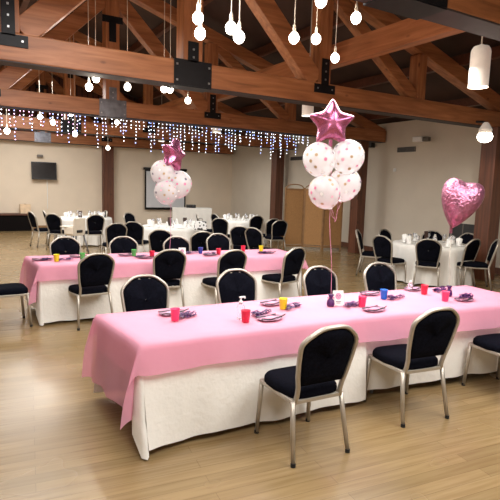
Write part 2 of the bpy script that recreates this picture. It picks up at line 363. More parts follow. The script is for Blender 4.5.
# ------------------------------------------------------------------ chairs
def chair_outline():
    half = [(.168, .50), (.185, .58), (.197, .67), (.205, .76), (.206, .785), (.2035, .806), (.194, .828), (.176, .850), (.147, .875), (.118, .897), (.092, .911), (.062, .919), (.03, .9225), (0, .923)]
    return half
def yb(z): return -.20 - (z-.46)*.27            # rake of the back
def mk_chair():
    r = empty('banquet_chair', cat='chair')
    # seat cushion
    rows = []
    def ring(k, z, dz_=0):
        pts = []
        for i in range(28):
            t = 2*PI*i/28; c_, s_ = math.cos(t), math.sin(t); e = .45
            x = math.copysign(abs(c_)**e, c_)*(.215 if s_ > 0 else .195)*k; y = math.copysign(abs(s_)**e, s_)*.215*k
            pts.append(Vector((x, y+.015, z)))
        return pts
    m = MB()
    rr = [ring(.02, .405), ring(.93, .405), ring(.985, .412), ring(1.0, .43), ring(.985, .455), ring(.93, .472), ring(.75, .482), ring(.4, .487), ring(.02, .488)]
    m.grid(rr, True); m.build('seat', navy, r, smooth=True)
    # seat frame
    fr = MB(); pts = [(-.205, .215, .4), (.205, .215, .4), (.185, -.195, .4), (-.185, -.195, .4)]
    for i in range(4): fr.bar(pts[i], pts[(i+1) % 4], .022, .026)
    fr.build('seat_frame', chrome, r, bevel=.004)
    # back pad
    hf = chair_outline(); prof = [(x, z) for x, z in hf] + [(-x, z) for x, z in hf[::-1][1:]]
    def lay(k, off, zc=.71):
        return [Vector((x*k, yb(zc+(z-zc)*k)+off - .025*(1-(x/.2)**2), zc+(z-zc)*k)) for x, z in prof]
    m = MB(); L1 = [lay(.03, .026), lay(.6, .024), lay(.87, .018), lay(.94, 0), lay(.87, -.016), lay(.6, -.02), lay(.03, -.02)]
    m.grid(L1, True); m.build('backrest', navy, r, smooth=True)
    # back frame tube: hoop running down to the seat rail
    full = [(.172, .39), (.165, .44)] + hf[0:]
    path = [Vector((x, yb(z)-.02*(1-min(1, (x/.2)**2)), z)) for x, z in full] + [Vector((-x, yb(z)-.02*(1-min(1, (x/.2)**2)), z)) for x, z in full[::-1][1:]]
    bf = MB().tube(path, .0135, 8, ry=.02, up=(0, 1, 0)); bfo = bf.build('back_frame', chrome, r, smooth=True)
    gp = MB().tube([(-.055, yb(.895)-.018, .893), (0, yb(.885)-.02, .882), (.055, yb(.895)-.018, .893)], .011, 8, ry=.012, up=(0, 1, 0))
    gp.build('hand_grip', chrome, bfo, smooth=True)
    for sx in (-1, 1):
        l = MB().tube([(sx*.185, -.19, .405), (sx*.195, -.215, .25), (sx*.21, -.262, .012)], [.018, .016, .013], 8, ry=.017).build('leg', chrome, r, smooth=True)
        MB().lathe([(.0165, 0), (.0165, .022), (.015, .026)], 10, (sx*.21, -.263, 0)).build('rubber_foot', rubber, l)
        l = MB().tube([(sx*.2, .205, .405), (sx*.205, .215, .25), (sx*.215, .232, .012)], [.018, .016, .013], 8, ry=.017).build('leg', chrome, r, smooth=True)
        MB().lathe([(.0165, 0), (.0165, .022), (.015, .026)], 10, (sx*.215, .233, 0)).build('rubber_foot', rubber, l)
    r.scale = (1.05, 1.0, 1.01)
    return template(r)
CHAIR = mk_chair()
def chair(x, y, face, label, group):
    return place(CHAIR, (x, y, 0), math.radians(face-90), label, group, 'chair')
def chair_top(px, py, face, label, group):
    """stand a chair on the floor where its crown is seen at that pixel"""
    p = U(px, py, .93); a = math.radians(face)
    return chair(p.x+.34*math.cos(a), p.y+.34*math.sin(a), face, label, group)
G1 = 'chairs on the near side of the front pink table'
chair(.395, 3.37, 117.5, 'black padded banquet chair in the foreground, nearest the camera', G1)
a = U(405, 428.5); b = U(446, 417.5); m_ = (a+b)/2; fa = math.radians(113)
chair(m_.x+.27*math.cos(fa), m_.y+.27*math.sin(fa), 113, 'black padded banquet chair at the front table, second from the camera', G1)
chair(2.34, 4.38, 114, 'black banquet chair at the front table cut off by the right edge of the picture', G1)
G2 = 'chairs on the far side of the front pink table'
for px, py, fc, lb in ((144, 276, -64, 'black banquet chair behind the front table, facing the bright pink cup at its left end'),
                       (235, 270, -64, 'black banquet chair behind the front table, behind the hand pump bottle'),
                       (318, 267, -62, 'black banquet chair behind the front table, just left of the balloon ribbons'),
                       (378, 263.5, -68, 'black banquet chair behind the front table, behind the blue cup')):
    chair_top(px, py, fc, lb, G2)
G3 = 'chairs on the near side of the second pink table'
for px, py, fc, lb in ((98, 254, 126, 'black banquet chair near side of the second pink table, first from its left end'),
                       (171, 250, 114, 'black banquet chair near side of the second pink table, second from its left end'),
                       (235, 250.5, 124, 'black banquet chair near side of the second pink table, third from its left end'),
                       (298, 248, 133, 'black banquet chair near side of the second pink table, at its right end')):
    chair_top(px, py, fc, lb, G3)
p = U(29, 341) # front foot of the end chair
chair(-2.98, 6.02, 35, 'black banquet chair at the left end of the second table, cut by the picture edge', 'end chair')
G4 = 'chairs on the far side of the second pink table'
for px, py, fc, lb in ((65, 237.5, -66, 'black banquet chair behind the second pink table, behind its left yellow cup'),
                       (123, 237, -66, 'black banquet chair behind the second pink table, behind its green cups'),
                       (176, 237, -66, 'black banquet chair behind the second pink table, behind the white card'),
                       (217.5, 234, -66, 'black banquet chair behind the second pink table, behind the blue cup')):
    chair_top(px, py, fc, lb, G4)
# round tables
RT = [U(431, 243.3, .75), U(85, 217.3, .75), U(172, 226, .75), U(241, 219.5, .75)]
G5 = 'chairs at the round table on the right'
def chair_to(px, py, k, lb, g, off=0):
    p = U(px, py, .93); t = RT[k]; fc = math.degrees(math.atan2(t.y-p.y, t.x-p.x))+off
    return chair_top(px, py, fc, lb, g)
for px, py, off, lb in ((357, 230, 0, 'black banquet chair at the right round table, side on, furthest left'),
                        (381, 236, 10, 'black banquet chair at the right round table, front left, back to the camera'),
                        (383.5, 229.5, 0, 'black banquet chair at the far left side of the right round table'),
                        (429, 239.5, 0, 'black banquet chair at the right round table, middle of its near side'),
                        (433, 231, 0, 'black banquet chair at the far side of the right round table, beside the dark menu'),
                        (469.5, 233.5, 0, 'black banquet chair at the right round table, far right below the heart'),
                        (476, 239.5, 0, 'black banquet chair at the right round table, near right, turned half sideways')):
    chair_to(px, py, 0, lb, G5, off)
chair_top(498, 240, 165, 'black banquet chair at the foot of the right pillar, cut off by the picture edge', 'chair by the right pillar')
G6 = 'chairs at the round table under the television'
for px, py, off, lb in ((30, 212, 0, 'black banquet chair under the television, side on at the far left of its round table'),
                        (43.5, 211, 0, 'black banquet chair under the television, partly hidden behind the side-on one'),
                        (52, 214, 0, 'black banquet chair under the television, left of the white high chair'),
                        (96, 215, 0, 'black banquet chair under the television, right of the white high chair'),
                        (106, 211, 0, 'black banquet chair at the far right side of the round table under the television'),
                        (117, 223.5, 0, 'black banquet chair, near right of the round table under the television')):
    chair_to(px, py, 1, lb, G6, off)
G7 = 'chairs at the middle round table'
for px, py, off, lb in ((128, 213, 20, 'black banquet chair at the far left of the middle round table below the screen'),
                        (133, 222, 20, 'black banquet chair at the left side of the middle round table'),
                        (160.5, 230, 0, 'black banquet chair at the middle round table, near side left of the balloon ribbon'),
                        (203, 232, 0, 'black banquet chair at the middle round table, near right in front of the patterned bag')):
    chair_to(px, py, 2, lb, G7, off)
G8 = 'chairs at the far round table left of the folding screen'
for px, py, off, lb in ((214, 214, 0, 'black banquet chair at the far round table, behind its left edge'),
                        (219.5, 218.5, 0, 'black banquet chair at the far round table, left side beside the white buffet'),
                        (240, 226.5, -10, 'black banquet chair at the far round table, near side turned to the right'),
                        (252.5, 228, -40, 'black banquet chair at the far round table, near side seen edge on'),
                        (257.5, 216, 0, 'black banquet chair behind the far round table, beside the dark pillar'),
                        (274.5, 219, 0, 'black banquet chair right of the far round table, seen from the side'),
                        (281, 220.5, 0, 'black banquet chair right of the far round table, nearest the folding screen')):
    chair_to(px, py, 3, lb, G8, off)

# ------------------------------------------------------------------ long tables, linen and pink paper
TZ = .735
def mk_table(L_, D):
    r = empty('trestle_table', cat='table')
    MB().box((L_/2, D/2, TZ-.015), (L_, D, .03)).build('tabletop', wpaint, r, bevel=.005)
    for x in (.18, L_-.18):
        for y in (.1, D-.1):
            MB().tube([(x, y, TZ-.03), (x, y, .0)], .016, 8).build('leg', galv, r)
        MB().bar((x, .1, .12), (x, D-.1, .12), .024, .024).build('cross_rail', galv, r)
    return r
def shear(p, D, k):
    w = max(0, min(1, 1-p.x/.7)); p.x += w*(k*.45 - k*max(-.3, min(1.3, p.y/D))); return p
def linen(L_, D, left=None, right=None, seed=0, hem=.05, flare=.05, corner_left=True, sk=0):
    """rectangular cloth: flat top, front and back skirts rippling to just above the floor, ends optional"""
    rnd = random.Random(seed); m = MB(); zt = TZ+.004; g_ = .012
    nx, nz = 60, 12
    def wob(t, k): return math.sin(t*11+k)*.5 + math.sin(t*23+k*2.1)*.3 + math.sin(t*5.3+k*.7)*.4
    front = []
    for j in range(nz+1):
        d = j/nz; row = []
        for i in range(nx+1):
            t = i/nx; out = g_ + d*(flare + .018*wob(t*L_, seed)) + (.05*d*d*max(0, 1-t*8) if left else 0)
            z = zt - d*(zt-hem-.012*wob(t*L_*.7, seed+2))
            x = t*(L_+2*g_)-g_
            row.append(Vector((x, -out, z)))
        front.append(row)
    back = [[Vector((p.x, D - p.y, p.z)) for p in row] for row in front]
    m.grid([r_ for r_ in back[::-1]] + [[Vector((p.x, y, zt)) for p in front[0]] for y in (D*.75, D*.5, D*.25)] + front)
    for side, dep in ((0, left), (1, right)):
        if not dep: continue
        rows = []
        for j in range(nz+1):
            d = j/nz; row = []
            for i in range(17):
                t = i/16; out = g_ + d*(.05*dep + .02*math.sin(t*13+seed)*dep)
                z = zt - d*dep
                # corners hang lower, meeting the front skirt
                y = -g_ + t*(D+2*g_)
                row.append(Vector((-out if side == 0 else L_+out, y, z)))
            rows.append(row)
        m.grid(rows)
    if corner_left:   # loose front corner falling to the floor
        rows = []
        for j in range(11):
            d = j/10; z = zt - d*(zt-.012); fo = .11*d**1.5 ; w_ = .02 + .055*d
            c0 = front[min(nz, int(d*nz+.5))][0]
            rows.append([Vector((c0.x+.002, c0.y+.002, z)), Vector((c0.x-.3*w_, c0.y-.30*fo, z-.0)), Vector((c0.x-.65*w_, c0.y+.02-.15*fo, z)), Vector((c0.x-.85*w_, c0.y+.10*d+.02, max(z, .012)+.12*d)), Vector((c0.x-.55*w_, c0.y+.15*d+.03, max(z, .012)+.26*d))])
        m.grid(rows)
    m.v = [shear(p, D, sk) for p in m.v]
    o = m.build('tablecloth', white, smooth=True); return o
def paper(L_, D, left, right, fr, bk, seed=0, bend=None, sk=0):
    """pink sheet over a long table with gathered hanging corners; bend(x) turns the run where two tables meet"""
    m = MB(); zt = TZ+.014; e = .02; R0 = .014
    def hang(r): # rolled edge then straight drop -> (outward, down)
        if r < R0*PI/2: a_ = r/R0; return R0*math.sin(a_), R0*(1-math.cos(a_))
        k = r - R0*PI/2; return R0 + k*.06, R0 + k
    def hangp(r): return hang(r)
    G = .022; xs = [-G-left + left*i/12 for i in range(12)] + [-G+(L_+2*G)*i/48 for i in range(49)] + [L_+G+right*(i+1)/10 for i in range(10)]
    ys = [-G-fr + fr*i/8 for i in range(8)] + [-G+(D+2*G)*i/8 for i in range(9)] + [D+G+bk*(i+1)/8 for i in range(8)]
    rows = []
    for y in ys:
        row = []
        for x in xs:
            ax = max(0, -x-G) or max(0, x-L_-G); sx = -1 if x < 0 else 1
            ay = max(0, -y-G) or max(0, y-D-G); sy = -1 if y < 0 else 1
            bx = min(max(x, -G), L_+G); by = min(max(y, -G), D+G)
            if ax and ay:
                r = math.hypot(ax, ay); ph = math.atan2(ay, ax); out, dn = hang(r)
                k = math.sin(2*ph); fold = r*.36*k
                dx_ = math.cos(ph)*out + fold*(.9 if sy < 0 else .5); dy_ = math.sin(ph)*out + fold*(.5 if sy < 0 else .25)
                P_ = Vector((bx+sx*dx_, by+sy*dy_, zt-dn*(1-.06*k)))
            elif ax:
                out, dn = hang(ax); w = .012*math.sin(y*17+seed)*ax/.3
                P_ = Vector((bx+sx*(out*1.3+w), y, zt-dn))
            elif ay:
                out, dn = hang(ay); w = .006*math.sin(x*9+seed)*ay/.2 + .004*math.sin(x*21+1)*ay/.2
                P_ = Vector((x, by+sy*(out+.03*ay/.2+w), zt-dn - .006*math.sin(x*6+seed)*(ay/.2)))
            else:
                P_ = Vector((x, y, zt + .0015*math.sin(x*14+y*9+seed)))
            P_ = shear(P_, D, sk)
            if bend: P_ = bend(P_)
            row.append(P_)
        rows.append(row)
    m.grid(rows); return m.build('pink_table_paper', pinkm, smooth=True)
def along(a): return Vector((math.cos(a), math.sin(a), 0))
DW = .8
# front row
a1, a2 = math.radians(27.5), math.radians(23)
P1 = Vector((-.742, 3.175, 0)); L1_ = 1.93
T1 = mk_table(L1_-.12, DW); T1.location = P1+along(a1)*.11; T1.rotation_euler.z = a1; tag(T1, 'white trestle table under linen at the left end of the front row', 'table', 'trestle tables')
c1 = linen(L1_, DW, left=.26, right=None, seed=1, flare=.06, sk=.12); c1.location = P1; c1.rotation_euler.z = a1; tag(c1, 'white linen cloth hanging to the floor on the left table of the front row', 'tablecloth', 'white linen cloths')
P2 = P1 + along(a1)*(L1_+.035) + along(a1+PI/2)*.02
L2_ = 1.98
T2 = mk_table(L2_, DW); T2.location = P2; T2.rotation_euler.z = a2; tag(T2, 'white trestle table under linen at the right end of the front row', 'table', 'trestle tables')
c2 = linen(L2_, DW, right=.68, seed=4, flare=-.015, corner_left=False, hem=.07); c2.location = P2; c2.rotation_euler.z = a2; tag(c2, 'white linen cloth on the right table of the front row, behind the second chair', 'tablecloth', 'white linen cloths')
def bend1(p):
    q = p.x - L1_; k = 1/(1+math.exp(-q*9)) if abs(q) < 3 else (1 if q > 0 else 0)
    da = (a2-a1)
    # integrate a smooth turn
    sm = math.log(1+math.exp(q*9))/9 if q < 5 else q
    return Vector((p.x, p.y + math.sin(da)*sm + 0.0, p.z)) if p.y <= 9 else p
pk1 = paper(L1_+.035+L2_, DW, .52, .2, .205, .18, 1, bend1, .12); pk1.location = P1; pk1.rotation_euler.z = a1; tag(pk1, 'long pink paper runner draped over the front row of tables', 'table covering', 'pink paper runners')
# second row
a3 = math.radians(25); P3 = Vector((-2.63, 6.075, 0)); L3_ = 1.87
T3 = mk_table(L3_-.17, DW); T3.location = P3+along(a3)*.16; T3.rotation_euler.z = a3; tag(T3, 'white trestle table under linen at the left end of the second row', 'table', 'trestle tables')
c3 = linen(L3_, DW, left=.6, seed=6, flare=.05, hem=.035, sk=.14); c3.location = P3; c3.rotation_euler.z = a3; tag(c3, 'white linen cloth on the left table of the second row', 'tablecloth', 'white linen cloths')
P4 = P3 + along(a3)*(L3_+.03)
T4 = mk_table(L3_, DW); T4.location = P4; T4.rotation_euler.z = a3; tag(T4, 'white trestle table under linen at the right end of the second row', 'table', 'trestle tables')
c4 = linen(L3_, DW, right=.68, seed=9, flare=.04, hem=.04, corner_left=False); c4.location = P4; c4.rotation_euler.z = a3; tag(c4, 'white linen cloth on the right table of the second row', 'tablecloth', 'white linen cloths')
pk2 = paper(L3_*2+.03, DW, .47, .22, .2, .14, 3, None, .14); pk2.location = P3; pk2.rotation_euler.z = a3; tag(pk2, 'long pink paper runner draped over the second row of tables', 'table covering', 'pink paper runners')

# ------------------------------------------------------------------ things on the pink tables
ZP = TZ+.017
def mk_cup(c_, h=.092):
    m = MB().lathe([(.026, 0), (.029, .004), (.037, h), (.0385, h+.002), (.0365, h+.001), (.028, .008), (.001, .008)], 20, capt=False)
    return m.build('party_cup', CUPM[c_], smooth=True)
def cup(px, py, c_, lb, g, k=1.0):
    p = U(px, py, ZP); o = mk_cup(c_); o.location = p; o.scale = (k, k, k); return tag(o, lb, 'cup', g)
CG = 'plastic cups on the front table'
cup(175, 320.5, 'pink', 'bright pink plastic cup at the left end of the front table', CG)
cup(245.5, 322, 'red', 'red plastic cup beside the clear pump bottle on the front table', CG)
cup(283, 309, 'yellow', 'yellow plastic cup on the front table', CG)
cup(362, 306.5, 'pink', 'bright pink plastic cup right of the white card on the front table', CG)
cup(383.5, 299, 'blue', 'blue plastic cup on the front table', CG)
cup(424, 294, 'red', 'red plastic cup at the far right of the front table', CG)
cup(445, 301, 'pink', 'pink plastic cup at the right end of the front table, below the heart balloon', CG)
CG = 'plastic cups on the second table'
cup(56.5, 261.5, 'yellow', 'yellow plastic cup at the left end of the second table', CG)
cup(82.5, 260, 'green', 'green plastic cup left of the first chair on the second table', CG)
cup(134, 256, 'green', 'green plastic cup between the two left chairs on the second table', CG)
cup(152, 257.5, 'red', 'red plastic cup left of the card on the second table', CG)
cup(200.5, 253.5, 'dblue', 'dark blue plastic cup on the second table', CG)
cup(218.5, 254.5, 'red', 'red plastic cup right of the dark blue cup on the second table', CG)
cup(243, 251.5, 'red', 'red plastic cup on the second table behind the third chair', CG)
cup(261, 251.5, 'yellow', 'yellow plastic cup at the right end of the second table', CG)
# place settings: paper tray with cutlery-like sticks, and ribbon tangle
def mk_tray():
    r = empty('paper_plate', cat='plate')
    m = MB(); rows = []
    for k, z in ((.02, .004), (.7, .004), (.86, .006), (1.0, .012), (1.01, .0135)):
        rows.append([Vector((.115*k*math.cos(t)*(1+.06*math.cos(5*t)), .085*k*math.sin(t), z)) for t in [2*PI*i/30 for i in range(30)]])
    m.grid(rows, True); m.build('plate', mat('printed plate', srgb(164, 122, 146), .6, 0, .6, 45), r, smooth=True, solid=.002)
    MB().tube([(-.12, -.03, .02), (-.03, -.05, .016), (.08, -.045, .018), (.15, -.02, .02)], .005, 6).build('knife', dgrey, r)
    MB().tube([(-.10, .05, .02), (0, .035, .016), (.10, .04, .02)], .0045, 6).build('fork', dgrey, r)
    MB().box((.0, 0, .012), (.10, .07, .008), Matrix.Rotation(.3, 3, 'Z')).build('napkin', ppink, r, bevel=.003)
    return template(r)
def mk_bow(seed):
    rnd = random.Random(seed); m = MB()
    for k in range(10):
        c_ = Vector((rnd.uniform(-.085, .085), rnd.uniform(-.03, .03), 0)); r_ = rnd.uniform(.014, .028); pts = []
        t0 = rnd.uniform(0, 6)
        for i in range(16):
            t = t0 + i*.6; pts.append(c_ + Vector((math.cos(t)*r_ + i*.0022*rnd.choice((-1, 1)), math.sin(t)*r_*.8, .008 + .012*(1+math.sin(t*.9+k))) ))
        m.tube(pts, .0065, 4, ry=.0018)
    o = m.build('ribbon_curls', purple); tag(o, cat='ribbon'); KIDS[o.name] = []; return o
TRAY = mk_tray(); BOWS = [mk_bow(i) for i in range(3)]
TG = 'paper plates on the front table'; BG = 'purple ribbon curls on the front table'
for px, py, rz, lb in ((172, 313.5, .3, 'printed paper plate by the pink cup at the left end of the front table'), (270, 319, .25, 'printed paper plate right of the red cup and pump bottle'), (272, 304, .3, 'printed paper plate beside the yellow cup on the front table'),
                       (374, 310, .2, 'printed paper plate right of the white card in front of the blue cup'), (370, 294, .2, 'printed paper plate behind the blue cup on the front table'), (413, 289.5, .3, 'printed paper plate left of the far red cup'), (464, 300, .3, 'printed paper plate with ribbon at the right end of the front table')):
    place(TRAY, U(px, py, ZP), a1+rz, lb, TG, 'plate')
for i, (px, py, rz, lb) in enumerate(((186, 317, .5, 'purple ribbon curls right of the pink cup at the front table left end'), (262, 314.5, .4, 'purple ribbon curls between red cup and its paper plate'), (292, 308, .3, 'purple ribbon curls right of the yellow cup on the front table'),
                       (352, 306, .3, 'purple ribbon curls between the white card and the pink cup'), (396, 298.5, .1, 'purple ribbon curls right of the blue cup'), (440, 291, .2, 'purple ribbon curls right of the far red cup'), (466, 297.5, .3, 'purple ribbon curls on the rightmost paper plate of the front table'))):
    z = ZP + (.02 if i == 6 else 0)
    place(BOWS[i % 3], U(px, py, z), a1+rz, lb, BG, 'ribbon')
TG = 'paper plates on the second table'; BG = 'purple ribbon curls on the second table'
for px, py, rz, lb in ((41, 260, .2, 'printed paper plate at the left end corner of the second table'), (78, 257, .2, 'printed paper plate beside the left green cup on the second table'), (126, 255.5, .3, 'printed paper plate left of the middle green cup on the second table'), (146, 258, .2, 'printed paper plate before the red cup left of the card on the second table'), (210, 255.5, .2, 'printed paper plate between dark blue and red cups on the second table'), (268, 253, .3, 'printed paper plate by the yellow cup at the second table right end')):
    dup(TRAY, U(px, py, ZP), a3+rz, lb, TG)
for i, (px, py, rz, lb) in enumerate(((50, 260, .2, 'purple ribbon curls left of the yellow cup on the second table'), (64, 260.5, .2, 'purple ribbon curls right of the yellow cup on the second table'), (141, 257.5, .4, 'purple ribbon curls right of the middle green cup on the second table'), (192, 253.5, .2, 'purple ribbon curls left of the dark blue cup on the second table'), (210, 254.5, .2, 'purple ribbon curls right of the dark blue cup on the second table'), (263, 253.5, .2, 'purple ribbon curls by the yellow cup at the second table right end'))):
    dup(BOWS[(i+1) % 3], U(px, py, ZP + (.019 if px == 210 else 0)), a3+rz, lb, BG)
# pump bottle
def pump(px, py, lb, k=1):
    r = empty('pump_bottle', U(px, py, ZP), .6, lb, 'bottle')
    MB().lathe([(.03, 0), (.033, .006), (.033, .09), (.028, .108), (.014, .118), (.013, .126)], 18).build('bottle_body', clear, r, smooth=True)
    c_ = MB().lathe([(.016, .124), (.016, .142), (.006, .144), (.006, .168)], 12).build('pump_collar', wpaint, r, smooth=True)
    MB().box((.012, 0, .172), (.052, .016, .012)).box((.036, 0, .163), (.01, .01, .012)).build('pump_spout', wpaint, r, bevel=.003)
    r.scale = (k, k, k); return r
pump(240.5, 318.5, 'clear hand pump bottle with white spout beside the red cup on the front table')
b = empty('squeeze_bottle', U(410, 291, ZP), 0, 'small clear bottle with white cap left of the far red cup', 'bottle')
MB().lathe([(.024, 0), (.027, .005), (.027, .07), (.012, .085)], 16).build('bottle_body', clear, b, smooth=True)
MB().lathe([(.014, .084), (.014, .105), (.008, .112)], 12).build('cap', wpaint, b, smooth=True)
# cards
cardpink = mat('card print', srgb(206, 150, 178), .6); cardgrey = mat('card ink', srgb(70, 64, 84), .6)
def card(px, py, rz, lb, k=1.0):
    r = empty('table_card', U(px, py, ZP), rz, lb, 'card')
    w, h = .095, .135
    fr_ = Matrix.Rotation(math.radians(-10), 3, 'X'); m = MB().box((0, 0, h/2), (w, .002, h), fr_); m.build('front_leaf', porc, r)
    MB().box((0, .036, h/2), (w, .002, h), Matrix.Rotation(math.radians(14), 3, 'X')).build('back_leaf', porc, r)
    def at_(x, z): return fr_ @ Vector((x, -.0018, z-h/2)) + Vector((0, 0, h/2))
    q = MB(); c0 = at_(0, .085)
    q.add([at_(.028*math.cos(t), .085+.03*math.sin(t)) for t in [2*PI*i/24 for i in range(24)]], [list(range(24))]); q.build('round_print', cardpink, r)
    q = MB()
    for x, z, w_ in ((-.012, .09, .008), (.012, .09, .008), (0, .078, .006)): q.add([at_(x+w_/2*math.cos(t), z+w_/2*math.sin(t))+Vector((0, -.0006, 0)) for t in [2*PI*i/10 for i in range(10)]], [list(range(10))])
    for x, z, l_ in ((0, .035, .05), (0, .022, .036)): q.add([at_(x-l_/2, z)+Vector((0, -.0006, 0)), at_(x+l_/2, z)+Vector((0, -.0006, 0)), at_(x+l_/2, z+.005)+Vector((0, -.0006, 0)), at_(x-l_/2, z+.005)+Vector((0, -.0006, 0))], [[0, 1, 2, 3]])
    q.build('ink_marks', cardgrey, r); r.scale = (k, k, k); return r
card(338, 305.5, .15, 'white folded card with a small round print beside the balloon weight on the front table')
card(182, 257.5, .1, 'white folded card beside the balloon weight on the second table', 1.05)
# balloon weights
def weight(px, py, lb):
    p = U(px, py, ZP); r = empty('balloon_weight', p, .3, lb, 'balloon weight')
    MB().lathe([(.032, 0), (.036, .02), (.03, .055), (.012, .07), (.02, .09), (.03, .105)], 12).build('foil_bag', purple, r, smooth=True)
    MB().tube([(-.03, 0, .075), (-.012, .01, .08), (0, 0, .072), (.014, -.01, .08), (.03, 0, .075)], .008, 5).build('tie', ppink, r)
    return p
WA = weight(330.5, 306, 'purple foil balloon weight left of the white card on the front table')
WB = weight(169.5, 257.5, 'purple foil balloon weight left of the card on the second table')
WC = weight(448.5, 296, 'small purple balloon weight under the heart balloon')

# ------------------------------------------------------------------ balloons
def foil(name, outline, T, size, m, n=12, soft=0):
    """two foil faces welded along an outline, puffed in the middle"""
    K = len(outline); mb = MB()
    for sg in (-1, 1):
        rows = []
        for i in range(n+1):
            t = i/n
            th_ = T*math.sqrt(max(0, 1-t**2.2))
            rows.append([Vector((x*t*size, sg*th_, z*t*size)) for j, (x, z) in enumerate(outline)])
        mb.grid(rows, True)
    o = mb.build(name, m, smooth=True)
    if soft:
        bm = bmesh.new(); bm.from_mesh(o.data); bmesh.ops.remove_doubles(bm, verts=bm.verts, dist=.0008)
        for _ in range(soft): bmesh.ops.smooth_vert(bm, verts=bm.verts, factor=.5, use_axis_x=True, use_axis_y=True, use_axis_z=True)
        for f_ in bm.faces: f_.smooth = True
        bm.to_mesh(o.data); bm.free()
    return o
def star_outline(k=10):
    P_ = []
    for i in range(10):
        a_ = PI/2 + i*PI/5; r_ = 1 if i % 2 == 0 else .55
        P_.append(Vector((math.cos(a_)*r_, math.sin(a_)*r_)))
    out = []
    for i in range(10):
        a_, b_ = P_[i], P_[(i+1) % 10]
        for j in range(6): q = a_.lerp(b_, j/6); out.append((q.x, q.y))
    # soften
    for _ in range(1): out = [((out[i-1][0]+2*out[i][0]+out[(i+1) % len(out)][0])/4, (out[i-1][1]+2*out[i][1]+out[(i+1) % len(out)][1])/4) for i in range(len(out))]
    return out
def heart_outline():
    half = [(0, .86), (.14, .905), (.32, .95), (.52, .95), (.70, .83), (.80, .58), (.79, .28), (.68, -.08), (.50, -.42), (.27, -.75), (.07, -.97)]
    pts = half + [(0, -1.0)] + [(-x, z) for x, z in half[:0:-1]]; out = []; k = len(pts)
    for i in range(k):
        a_, b_, c_, d_ = (Vector(pts[(i+j-1) % k]) for j in range(4))
        for j in range(3):
            t = j/3; q = .5*((2*b_)+(c_-a_)*t+(2*a_-5*b_+4*c_-d_)*t*t+(3*b_-a_-3*c_+d_)*t**3); out.append((q.x, q.y))
    return out
def ribbon(parent, frm, to, m=ppink, name='ribbon', r=.0022):
    k = 10; pts = []
    for i in range(k+1):
        t = i/k; p = frm.lerp(to, t); p = p + Vector((.012*math.sin(t*9), .01*math.sin(t*7+1), 0))*math.sin(PI*t); pts.append(p)
    o = MB().tube(pts, r, 5).build(name, m, parent); return o
def balloon_thing(name, center, label, cat, group=None):
    return empty(name, center, 0, label, cat, group)
def star(px, py, Y, R, yaw, tilt, lb, W):
    c_ = AT(px, py, Y); r = balloon_thing('star_balloon', c_, lb, 'balloon')
    o = foil('foil_star', star_outline(), .105, R, foilp, 12, 2); o.parent = r; o.rotation_euler = (0, tilt, yaw)
    t = Vector((0, 0, -R*.72)); MB().box(t, (.03, .01, .06)).build('inflation_tail', foilp, r)
    ribbon(r, t, W + Vector((0, 0, .1)) - c_); return c_
def round_balloon(px, py, Y, R, to, lb, g, tilt=(0, 0)):
    c_ = AT(px, py, Y); r = balloon_thing('confetti_balloon', c_, lb, 'balloon', g)
    prof = []
    for i in range(19):
        a_ = PI*i/18; z = -math.cos(a_); rad = math.sin(a_); zz = z*(1.18 if z < 0 else 1.03)
        if z < 0: rad *= (1-.10*(-z)**2)
        prof.append((max(rad*R, 1e-4), zz*R))
    mb = MB().lathe(prof, 28); rnd = random.Random(int(px*7+py))
    for i in range(44):
        z = 1-2*(i+.5)/44; ph = i*2.39996+rnd.uniform(-.25, .25); z = max(-.95, min(.95, z+rnd.uniform(-.02, .02))); sn = math.sqrt(1-z*z)
        nrm = Vector((sn*math.cos(ph), sn*math.sin(ph), z)); rad = sn*(1-.10*z*z if z < 0 else 1)
        cc = Vector((rad*math.cos(ph)*R, rad*math.sin(ph)*R, z*(1.18 if z < 0 else 1.03)*R)); cc += nrm*.0025; a_ = nrm.orthogonal().normalized(); bb = nrm.cross(a_); rd = rnd.uniform(.011, .015)*R/.138
        mb.cur = 1+rnd.choice((0, 0, 1, 1, 2, 3, 4)); mb.add([cc+a_*rd*math.cos(t)+bb*rd*math.sin(t) for t in [2*PI*j/12 for j in range(12)]], [list(range(12))])
    b_ = mb.build('balloon_skin', [latex]+DOTS, r, smooth=True); d = (to-c_); 
    q = Vector((0, 0, -1)).rotation_difference(d.normalized()); b_.rotation_mode = 'QUATERNION'; b_.rotation_quaternion = q
    k = MB().lathe([(.006, -R*1.17), (.012, -R*1.2), (.018, -R*1.25)], 10).build('knot', porc, r); k.rotation_mode = 'QUATERNION'; k.rotation_quaternion = q
    ribbon(r, d.normalized()*R*1.2, d, r=.0014); return r
# front bunch, over its weight on the front table
YA = WA.y
hub = AT(335, 222, YA)
star(331.5, 123.5, YA+.02, .228, .05, .0, 'shiny pink star balloon on top of the front bunch', WA)
BGp = 'confetti balloons of the front bunch'
round_balloon(319, 159, YA-.03, .138, hub, 'clear confetti balloon, upper left of the front bunch', BGp)
round_balloon(348, 156.5, YA+.02, .141, hub, 'clear confetti balloon, upper right of the front bunch', BGp)
round_balloon(345, 183.5, YA+.10, .140, hub, 'clear confetti balloon, lower right of the front bunch, half behind', BGp)
round_balloon(324.5, 191.5, YA-.10, .135, hub, 'clear confetti balloon, lowest in front of the front bunch', BGp)
